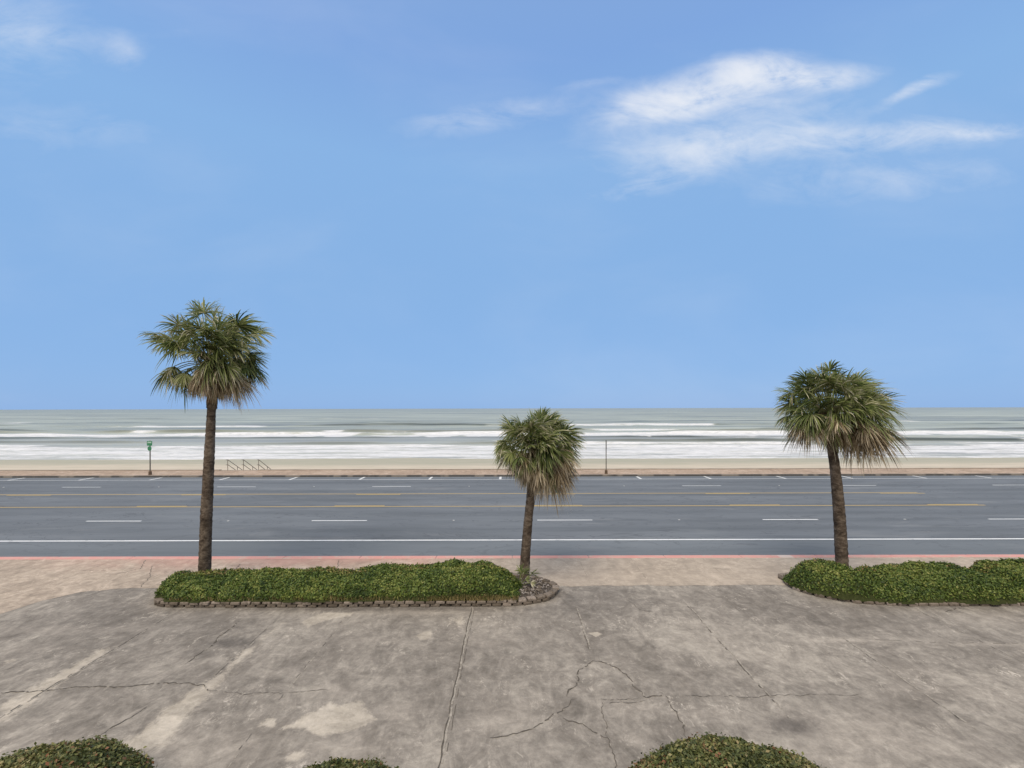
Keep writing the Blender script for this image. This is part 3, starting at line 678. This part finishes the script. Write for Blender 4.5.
def make_palm(label, Yp, trunk_px, heart_px, outline, hole, nfr, ndead, dead_line, wind, dead_sector, seed, skew=0, ring_px=None, size=1.0, drp=1.0, ddr=.55):
    global rng
    rng = np.random.default_rng(seed); random.seed(seed)
    TP = []
    for px, py, wpx in trunk_px: TP.append((((px - 512) * Yp / F), Yp, ZAT(px, py, Yp), wpx * Yp / F / 2 * .83))
    base_ = TP[0]; t = empty('palm_tree', (base_[0], Yp, 0)); tag(t, label, 'palm tree', 'fan palms in front of the road')
    TP[0] = (base_[0], Yp, 0.02, base_[3])
    TPs = catmull([(p[0], p[2], p[3]) for p in TP], .07, closed=False); TPs = np.vstack([TPs, [(TP[-1][0], TP[-1][2], TP[-1][3])]])
    b = MB(); pts = [(q[0], Yp, q[1]) for q in TPs]; rr = [q[2] * (1 + .02 * math.sin(i * 2.3) + random.uniform(-.02, .02)) for i, q in enumerate(TPs)]
    b.tube(pts, rr, 18, jit=.035)
    zs = np.array([p[2] for p in pts]); fresh = np.clip((zs - (zs.max() - ring_px * Yp / F)) / .1, 0, 1)
    b.a['fresh'] = [(i * 18, 18, float(fresh[i])) for i in range(len(pts))]
    local(b.build('trunk', bark, smooth=True), t)
    hx = (heart_px[0] - 512) * Yp / F; hz = ZAT(*heart_px, Yp); H = np.array([hx, Yp, hz])
    O = np.array([((p[0] - 512) * Yp / F - hx, ZAT(p[0], p[1], Yp) - hz) for p in outline])
    Hh = np.array([((p[0] - 512) * Yp / F - hx, ZAT(p[0], p[1], Yp) - hz) for p in hole]) if hole else None
    def Rad(th):
        dxy = np.array([math.cos(th), math.sin(th)]); best = .3
        for i in range(len(O)):
            a = O[i]; e = O[(i + 1) % len(O)] - a; den = dxy[0] * e[1] - dxy[1] * e[0]
            if abs(den) < 1e-9: continue
            r = (a[0] * e[1] - a[1] * e[0]) / den; u_ = (a[0] * dxy[1] - a[1] * dxy[0]) / den
            if r > 0 and 0 <= u_ <= 1: best = max(best, r)
        return best
    Rm = np.mean([Rad(a) for a in np.linspace(0, 2 * math.pi, 36)])
    green = new(); dead = new()
    def hit_hole(p3, rad):
        if Hh is None: return False
        return poly_sd(np.array([p3[0] - hx]), np.array([p3[2] - hz]), Hh)[0] > -rad
    cnt = 0; tries = 0
    while cnt < nfr and tries < nfr * 20:
        tries += 1
        th = rng.uniform(-math.pi, math.pi); sph = rng.uniform(-1, 1); ph = math.asin(sph) * .92
        d = np.array([math.cos(ph) * math.cos(th), math.sin(ph), math.cos(ph) * math.sin(th)])
        if d[2] < -.45 and rng.random() < .6: continue
        Rd = (Rad(th) * math.cos(ph) ** 2 + Rm * .85 * math.sin(ph) ** 2) * (1.0 + .22 * max(0, d[2]) + skew * d[0]) * size
        frac_ = rng.uniform(.42, .72); anchor = H + d * Rd * frac_; blade = Rd * (1 - frac_) * rng.uniform(.95, 1.12)
        blade = max(blade, .42)
        if hit_hole(anchor + d * blade * .4, .16) or hit_hole(anchor, .12) or hit_hole(anchor + d * blade * .8, .08): continue
        old = d[2] < dead_line(math.cos(th)) and rng.random() < .8
        petiole(dead if old else green, H - np.array([0, 0, .05]), anchor, .10 * Rd * (1 - abs(d[2])), .03, .75 if not old else .5)
        fan(dead if old else green, anchor, d + np.array([0, 0, -.10]), blade, 40, .034, wind, (.22 if d[2] > .2 else .42) * drp, (rng.uniform(.18, .75) if not old else rng.uniform(.3, .8)), spread=rng.uniform(95, 135), roll=rng.uniform(-1.0, 1.0), fold=rng.uniform(.0, .45))
        cnt += 1
    # hanging dry fronds
    cnt = 0; tries = 0
    while cnt < ndead and tries < 2000:
        tries += 1
        a0, a1 = dead_sector[int(rng.integers(len(dead_sector)))]; th = math.radians(rng.uniform(a0, a1)); ph = math.asin(rng.uniform(-1, 1)) * .9
        d = np.array([math.cos(ph) * math.cos(th), math.sin(ph), math.cos(ph) * math.sin(th) - .1])
        Rd = Rad(th) * math.cos(ph) ** 2 + Rm * .8 * math.sin(ph) ** 2
        frac_ = rng.uniform(.35, .55); anchor = H + d * Rd * frac_; 
        if hit_hole(anchor + d * Rd * .2, .15) or hit_hole(anchor, .12): continue
        petiole(dead, H - np.array([0, 0, .1]), anchor, .12 * Rd, .03, .45)
        fan(dead, anchor, d + np.array([.05, 0, -.7]), max(.4, Rd * (1 - frac_) * 1.0), 34, .026, wind * .8, ddr, rng.uniform(.25, .8), spread=rng.uniform(50, 100), roll=rng.uniform(-1.3, 1.3), fold=rng.uniform(.2, .8))
        cnt += 1
    # old flower stalks, pale straw, thrusting out between the fronds
    for k in range(9):
        th = rng.uniform(-.3, math.pi + .3); ph = -abs(rng.uniform(.1, 1.2)); d = np.array([math.cos(ph) * math.cos(th), math.sin(ph), math.cos(ph) * math.sin(th) * .5])
        if hit_hole(H + d * .7, .1): continue
        p1 = H + d * Rm * rng.uniform(.55, .8); petiole(dead, H, p1, .15, .022, .8)
        for q in range(16):
            st_ = H + (p1 - H) * rng.uniform(.5, 1); petiole(dead, st_, st_ + d * .22 + rng.normal(0, .10, 3) + np.array([.05, 0, -.12]), .02, .016, rng.uniform(.6, 1))
    # leaf bases and dry stubs round the head of the trunk
    for k in range(40):
        an = rng.uniform(0, 2 * math.pi); z0_ = rng.uniform(TP[-1][2] - .35, hz); r0 = .12
        p0 = np.array([TP[-1][0] + math.cos(an) * r0, Yp + math.sin(an) * r0, z0_]); p1 = p0 + np.array([math.cos(an) * .25 + wind[0] * .3, math.sin(an) * .25, rng.uniform(-.15, .3)])
        petiole(dead, p0, p1, .02, .05, rng.uniform(.2, .6))
    for nm, D_, mt in (('crown', green, M['frond']), ('dry_fronds', dead, M['dead'])):
        local(fast_mesh(nm, np.concatenate(D_['v']), np.concatenate(D_['q']), mt, {'tint': np.concatenate(D_['t'])}), t)
    return t
make_palm('tallest palm, with a shaggy gapped crown, at the left end of the hedge', 15.1,
    [(204, 571, 13.5), (206, 520, 12.6), (208.5, 470, 11.5), (210.5, 430, 10), (211.5, 410, 9.2), (211.8, 408, 11.2), (212, 398, 11.2), (211, 380, 10)], (211, 364),
    [(186, 301), (198, 296), (214, 302), (229, 303), (247, 305), (261, 318), (268, 348), (266, 378), (256, 396), (240, 392), (224, 396), (212, 388), (198, 386), (184, 389), (169, 389), (154, 377), (162, 364), (153, 355), (152, 340), (156, 324), (171, 325), (183, 331), (184, 315)],
    [(171, 357), (184, 352), (198, 357), (196, 368), (184, 367)], 135, 24, lambda cx: -.62 if cx < -.3 else -.2, np.array([.10, 0, -.03]), [(-75, -15), (-130, -80)], 5, skew=-.03, ring_px=24, size=.98, drp=1.3, ddr=.45)
make_palm('shortest palm, with a shaggy straw skirt, near the centre', 14.9,
    [(523.5, 577, 12.5), (525.5, 550, 11.5), (528, 520, 10.5), (530, 500, 10), (532, 478, 10), (533, 465, 9)], (534, 452),
    [(523, 404), (529, 411), (547, 410), (557, 415), (571, 420), (579, 428), (582, 442), (582, 458), (579, 483), (571, 490), (555, 494), (540, 486), (529, 486), (520, 478), (511, 473), (508, 464), (492, 454), (497, 445), (501, 440), (496, 432), (501, 425), (510, 418), (518, 414)],
    None, 120, 50, lambda cx: -.12 if cx < 0 else -.05, np.array([.08, 0, -.03]), [(-95, -10), (-150, -90), (-40, 10)], 9, skew=-.08, ring_px=14, size=1.10)
make_palm('palm with a full mushroom crown at the right, rising out of the hedge', 14.9,
    [(842, 572, 14), (840, 530, 12.8), (837, 490, 11.8), (834, 462, 10.5), (832, 450, 10), (831, 430, 10)], (832, 415),
    [(785, 379), (804, 369), (828, 364), (855, 368), (877, 375), (892, 389), (900, 405), (903, 432), (896, 447), (877, 449), (863, 454), (846, 446), (832, 440), (822, 430), (814, 424), (804, 432), (787, 440), (782, 428), (777, 409), (781, 391)],
    None, 135, 34, lambda cx: -.15 if cx < 0 else -.22, np.array([.06, 0, -.02]), [(-60, -5), (-178, -160), (-110, -60)], 14, skew=-.05, ring_px=12, size=1.0, ddr=.35)

# young palm shoots at the foot of the middle palm
rng = np.random.default_rng(3)
t = empty('palm_seedling', (.3, 14.1, .13)); tag(t, 'small green palm shoot beside the foot of the middle palm', 'palm seedling')
D_ = new()
for (ax, ay, az, L) in [(.10, -.05, .65, .40), (.55, .0, .55, .36), (.2, -.1, .6, .34), (-.1, -.1, .3, .3), (.28, -.1, .35, .25), (.05, .1, .5, .3), (.3, .05, .28, .25), (.5, -.1, .2, .2)]:
    p0 = np.array([.22, 14.15, .13]); p1 = p0 + np.array([ax, ay, az]) * .75; petiole(D_, p0, p1, .03, .018, .6)
    fan(D_, p1, np.array([ax, ay, az]), L, 16, .028, np.array([.1, 0, 0]), .2, rng.uniform(.45, .8), spread=75, roll=rng.uniform(-1, 1))
local(fast_mesh('fronds', np.concatenate(D_['v']), np.concatenate(D_['q']), M['frond'], {'tint': np.concatenate(D_['t'])}), t)

# ------------------------------------------------------------------ far side: seawall, steps, rails, sign posts
BZ = -4.3
mwall = Mat('seawall_concrete', 0.9, 0.2); mwall.color(mwall.ramp(mwall.noise(0.6, 6, 0.6, mul=(1, 1, 3)), (0.3, (0.20, 0.165, 0.13)), (0.7, (0.33, 0.28, 0.23)))); 
sx0, sx1 = -27.9, -24.1
b = MB()
for x0, x1 in ((-300, sx0), (sx1, 300)):      # coping and battered face, open at the steps
    n = max(2, int((x1 - x0) / 6)); xs_ = np.linspace(x0, x1, n + 1)
    prof_ = [(41.9, -0.25), (41.9, 0.055), (42.25, 0.055), (42.25, -.12), (42.9, -2.0), (44.0, BZ - .3)]
    vs = [(x, y, z) for x in xs_ for y, z in prof_]; k = len(prof_)
    b.add(vs, [(i * k + j, (i + 1) * k + j, (i + 1) * k + j + 1, i * k + j + 1) for i in range(n) for j in range(k - 1)])
    b.add([(x0 if x0 > -100 else x1, y, z) for y, z in prof_], [tuple(range(k))])
tag(b.build('seawall', mwall), 'low brown coping of the concrete seawall beyond the far pavement', 'seawall')
b = MB(); ns = 25; run = .30
for i in range(ns):
    top = -(i) * (4.3 / ns); b.box(((sx0 + sx1) / 2, 41.95 + run * (i + .5), (top + BZ - .4) / 2), (sx1 - sx0 - .01, run - .002, top - BZ + .4))
tag(b.build('beach_steps', mwall), 'concrete steps leading down the seawall to the beach', 'steps')
msteel = Mat('weathered_steel', 0.6, 0.4); msteel.color(msteel.ramp(msteel.noise(8, 5, .7), (.35, (0.16, 0.135, 0.11)), (.7, (0.28, 0.235, 0.19))))
def make_rail(x, label):
    t = empty('stair_handrail', (x, 42.0, 0)); tag(t, label, 'handrail', 'handrails of the beach steps')
    sl = -4.3 / (ns * run)
    for nm, h0 in (('top_rail', 1.02), ('middle_rail', .55)):
        b = MB(); p = [(x, 41.75, h0), (x, 42.0, h0), (x, 42.0 + 7.2, h0 + sl * 7.2)]; b.tube(p, .028, 8); local(b.build(nm, msteel), t)
    for k, dy in enumerate((0, 1.5, 3.0, 4.5, 6.0, 7.2)):
        b = MB(); z = sl * dy; b.tube([(x, 42.0 + dy, z - .1), (x, 42.0 + dy, z + 1.0)], .028, 8); local(b.build('post', msteel), t)
for x, l in ((-27.15, 'leftmost of three sloping steel handrails at the beach steps'), (-25.65, 'middle one of three sloping steel handrails at the beach steps'), (-24.2, 'rightmost of three sloping steel handrails at the beach steps')): make_rail(x, l)

mgreen = Mat('green_sign', 0.5, 0.4); mgreen.color(mgreen.ramp(mgreen.noise(4, 3), (.3, (0.03, 0.16, 0.075)), (.7, (0.045, 0.21, 0.10))))
mpal = Mat('pale_sign_face', 0.5, 0.4); mpal.color(mpal.ramp(mpal.noise(4, 3), (.3, (0.30, 0.45, 0.36)), (.7, (0.38, 0.52, 0.43))))
mdk = Mat('dark_post', 0.6, 0.4); mdk.color(mdk.ramp(mdk.noise(6, 4), (.3, (0.06, 0.055, 0.045)), (.7, (0.12, 0.105, 0.085))))
mbr = Mat('brown_base', 0.8, 0.3); mbr.color(mbr.ramp(mbr.noise(6, 4), (.3, (0.08, 0.055, 0.035)), (.7, (0.14, 0.09, 0.06))))
def rrect(w_, h_, r, n=5):
    out = []
    for cx, cy, a0 in ((w_ / 2 - r, h_ / 2 - r, 0), (-w_ / 2 + r, h_ / 2 - r, 90), (-w_ / 2 + r, -h_ / 2 + r, 180), (w_ / 2 - r, -h_ / 2 + r, 270)):
        for k in range(n): a = R(a0 + 90 * k / (n - 1)); out.append((cx + r * math.cos(a), cy + r * math.sin(a)))
    return out
def panel(w_, h_, r, th, c, rz, name, mat, t, off=0):
    P = rrect(w_, h_, r); n = len(P); b = MB(); ca, sa = math.cos(rz), math.sin(rz); vs = []
    for yy_ in (-th / 2 + off, th / 2 + off):
        for x, z in P: vs.append((c[0] + x * ca - yy_ * sa, c[1] + x * sa + yy_ * ca, c[2] + z))
    b.add(vs, [tuple(range(n)), tuple(range(2 * n - 1, n - 1, -1))] + [(i, i + n, (i + 1) % n + n, (i + 1) % n) for i in range(n)]); return local(b.build(name, mat), t)
def sign_post(px, label, green):
    Yp = 39.2; x = (px - 512) * Yp / F; t = empty('sign_post', (x, Yp, 0)); tag(t, label, 'sign post', 'sign posts on the far pavement')
    b = MB(); b.tube([(x, Yp, .02), (x, Yp, 3.05 if green else 3.0)], .045 if green else .04, 8); local(b.build('pole', mdk), t)
    b = MB(); b.tube([(x, Yp, 0), (x, Yp, .05), (x, Yp, .32), (x, Yp, .36)], [.15, .13, .12, .06], 12); local(b.build('base', mbr), t)
    if green:
        p = panel(.46, .42, .05, .02, (x, Yp - .06, 2.82), 0, 'sign_panel', mgreen, t)
        panel(.34, .13, .02, .006, (x, Yp - .074, 2.90), 0, 'sign_band', mpal, t)
        panel(.34, .40, .16, .02, (x, Yp - .06, 2.36), 0, 'sign_panel', mgreen, t)
    else:
        panel(.34, .46, .04, .02, (x + .02, Yp - .06, 2.72), R(76), 'sign_panel', mdk, t)
        panel(.28, .22, .03, .02, (x + .02, Yp - .06, 2.34), R(76), 'sign_panel', mdk, t)
sign_post(150, 'post with small green signs at the far pavement, left of the tall palm', True)
sign_post(606, 'thin dark post with its sign edge on, right of the middle palm', False)

# ------------------------------------------------------------------ beach
msand = Mat('beach_sand', 0.9, 0.2); X, Y, Z = msand.xyz()
n1 = msand.noise(0.05, 5, 0.6, 0.4, mul=(0.25, 1.6, 1)); n2 = msand.noise(0.4, 5, .6, .3, mul=(.3, 1.5, 1))
dry = (Y + (n1 - .5) * 10.0).ss(88.5, 80.0)
c = msand.mix(dry, msand.mix(n2.ss(.35, .65), (0.33, 0.325, 0.255), (0.37, 0.345, 0.28)), msand.mix(n2.ss(.3, .7), (0.43, 0.385, 0.305), (0.52, 0.455, 0.37)))
msand.color(c).bump(n2, .3, .1)
xs = spaced((-500, 500, 10)); ys = spaced((43.0, 110, 2.0)); XX, YY = np.meshgrid(xs, ys)
ZZ = BZ - (YY - 43) / 52 * .72 + (fbm(XX * .05, YY * .15, 3) - .5) * .12
V = np.stack([XX, YY, ZZ], -1).reshape(-1, 3)
tag(fast_mesh('beach', V, grid_quads(len(xs), len(ys)), msand, smooth=True), kind='structure')

# ------------------------------------------------------------------ sea
SZ = -5.0
xs = np.concatenate([[-20000, -6000, -2500, -1200, -800], np.arange(-560, 560.1, 1.6), [800, 1200, 2500, 6000, 20000]])
ys = np.concatenate([np.arange(92, 215, .55), np.arange(215, 320, 1.2), 320 * 1.035 ** np.arange(0, 121)])
XX, YY = np.meshgrid(xs, ys)
xw = XX
ZZ = np.zeros(XX.shape); foam = np.zeros(XX.shape); face_shade = np.zeros(XX.shape)
sw = fbm(XX * .02, YY * .09, 4) - .5; ZZ += sw * .5 * np.clip((YY - 95) / 40, 0, 1) * np.clip((2500 - YY) / 2000, 0, 1)
def breaker(Y0, amp, wob, flen, cover, seed, fr=2.2, bk=7, foamamp=1.0, face=.9):
    global ZZ, foam, face_shade
    Yc = Y0 + wob * (fbm(XX * .012 + seed, XX * 0 + seed, 3) - .5) * 2 + wob * .35 * (fbm(XX * .07 + seed, XX * 0 + 3, 2) - .5)
    A = np.clip((fbm(XX * .02 + seed * 3, XX * 0 + 7, 3) - .5) * 2.2 + .75, .1, 1.3) * amp
    br = np.clip((fbm(XX * .018 + seed * 7, XX * 0 + 2, 4) - (1 - cover)) * 9 + .5, 0, 1)       # 1 where it has broken
    s = YY - Yc; prof_ = np.where(s < 0, np.exp(-(s / fr) ** 2), np.exp(-(s / bk) ** 2))
    ZZ += A * prof_ * (1 - .25 * br)
    fl = flen * (.25 + .9 * fbm(XX * .04 + seed, XX * 0 + 11, 3) + .7 * (fbm(XX * .2 + seed, XX * 0 + 15, 3) - .3))
    inner = np.clip((s + fl) / (fl * .25), 0, 1) * np.clip((fr * .5 - s) / 1.2, 0, 1)
    foam = np.maximum(foam, inner * br * foamamp)
    face_shade = np.maximum(face_shade, (1 - br) * np.exp(-((s + fr * .7) / (fr * .8)) ** 2) * face * np.clip(A / amp - .3, 0, 1))  # mask for the shade painted on unbroken wave faces
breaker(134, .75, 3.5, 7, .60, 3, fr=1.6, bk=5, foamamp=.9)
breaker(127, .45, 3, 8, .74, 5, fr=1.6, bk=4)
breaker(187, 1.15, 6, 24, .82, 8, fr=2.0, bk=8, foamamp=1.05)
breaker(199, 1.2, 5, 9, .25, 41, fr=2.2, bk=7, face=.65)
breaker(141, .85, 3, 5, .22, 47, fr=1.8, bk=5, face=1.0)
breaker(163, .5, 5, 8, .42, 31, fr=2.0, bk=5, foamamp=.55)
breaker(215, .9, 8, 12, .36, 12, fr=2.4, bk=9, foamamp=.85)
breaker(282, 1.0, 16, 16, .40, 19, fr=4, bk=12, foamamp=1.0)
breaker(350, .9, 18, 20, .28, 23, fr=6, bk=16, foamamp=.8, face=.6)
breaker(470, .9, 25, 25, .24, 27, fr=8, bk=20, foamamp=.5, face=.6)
# whitewash running up the beach, a broad foam sheet
ww = np.clip((129 + 5 * (fbm(XX * .015, XX * 0, 3) - .5) - YY) / 4, 0, 1); shore = 93.8 + 2.6 * (fbm(XX * .012 + 4, XX * 0 + 9, 3) - .5)
foam = np.maximum(foam, ww * (.66 + .30 * (fbm(XX * .03, YY * .25, 3))))
ZZ += np.where(YY < 129, (fbm(XX * .06, YY * .35, 3) - .5) * .3 * np.clip((YY - 95) / 8, 0, 1), 0)
ZZ += np.clip((shore + 1 - YY) / 1.0, 0, 1) * -.6       # tucks under the sand at the water's edge
V = np.stack([XX, YY, ZZ + SZ], -1).reshape(-1, 3)
ms = Mat('sea_water', 0.35, 0.3); X, Y, Z = ms.xyz(); ms.b.inputs['IOR'].default_value = 1.33
ms.b.inputs['Specular Tint'].default_value = (1.0, 0.90, 0.74, 1)
f = ms.attr('foam'); fshade = ms.attr('face_shade')
st = ms.noise(0.12, 7, 0.66, 0.5, mul=(0.35, 1.6, 1)); st2 = ms.noise(0.9, 5, .65, .4, mul=(.35, 1.3, 1))
st3 = ms.noise(0.3, 7, 0.7, 0.3, mul=(0.12, 1.5, 1), off=(3, 3, 0))
fm = (f + (st - .5) * 1.5 + (st2 - .5) * .7 + (st3 - .5) * 1.9).ss(.42, 1.0) * f.ss(.02, .2)
wn = ms.noise(0.022, 7, .68, .6, mul=(.14, 1.6, 1)); wn2 = ms.noise(0.1, 6, .68, .3, mul=(.10, 1.2, 1))
far = Y.ss(300.0, 2500.0)
wn3 = ms.noise(0.0045, 5, .7, .5, mul=(.5, 1.3, 1), off=(7, 1, 0)); wfar = Y.ss(250.0, 600.0)
wn = wn * (1.0 - wfar * .6) + wn3 * wfar * .6
c = ms.ramp((wn * .6 + wn2 * .4).ss(.40, .60), (0, (0.18, 0.185, 0.165)), (.5, (0.30, 0.315, 0.255)), (1, (0.41, 0.425, 0.345)))
near = Y.ss(240.0, 120.0); c = ms.mix(near * .45, c, (0.38, 0.38, 0.365))
c = ms.mix(far * .45, c, (0.21, 0.235, 0.22))
c = ms.mix(fshade, c, (0.06, 0.07, 0.058))  # wave face shade painted into the water colour
caps = (ms.noise(0.05, 6, .72, .5, mul=(.35, 2.0, 1), off=(5, 8, 0)).ss(.66, .74)) * Y.ss(1200.0, 300.0)
fm2 = fm.max(caps * .6)
c = ms.mix(fm2, c, ms.mix(st2.ss(.3, .7), (0.50, 0.51, 0.53), (0.68, 0.68, 0.69)))
ms.color(c)
ro = fm2 * .5 + .38; ms.nt.links.new(ro.s, ms.b.inputs['Roughness'])
h = ms.noise(0.35, 6, .65, .3, mul=(.4, 1.2, 1)); ms.bump(h, .55, .5)
tag(fast_mesh('sea', V, grid_quads(len(xs), len(ys)), ms, {'foam': foam, 'face_shade': face_shade}, smooth=True), kind='structure')
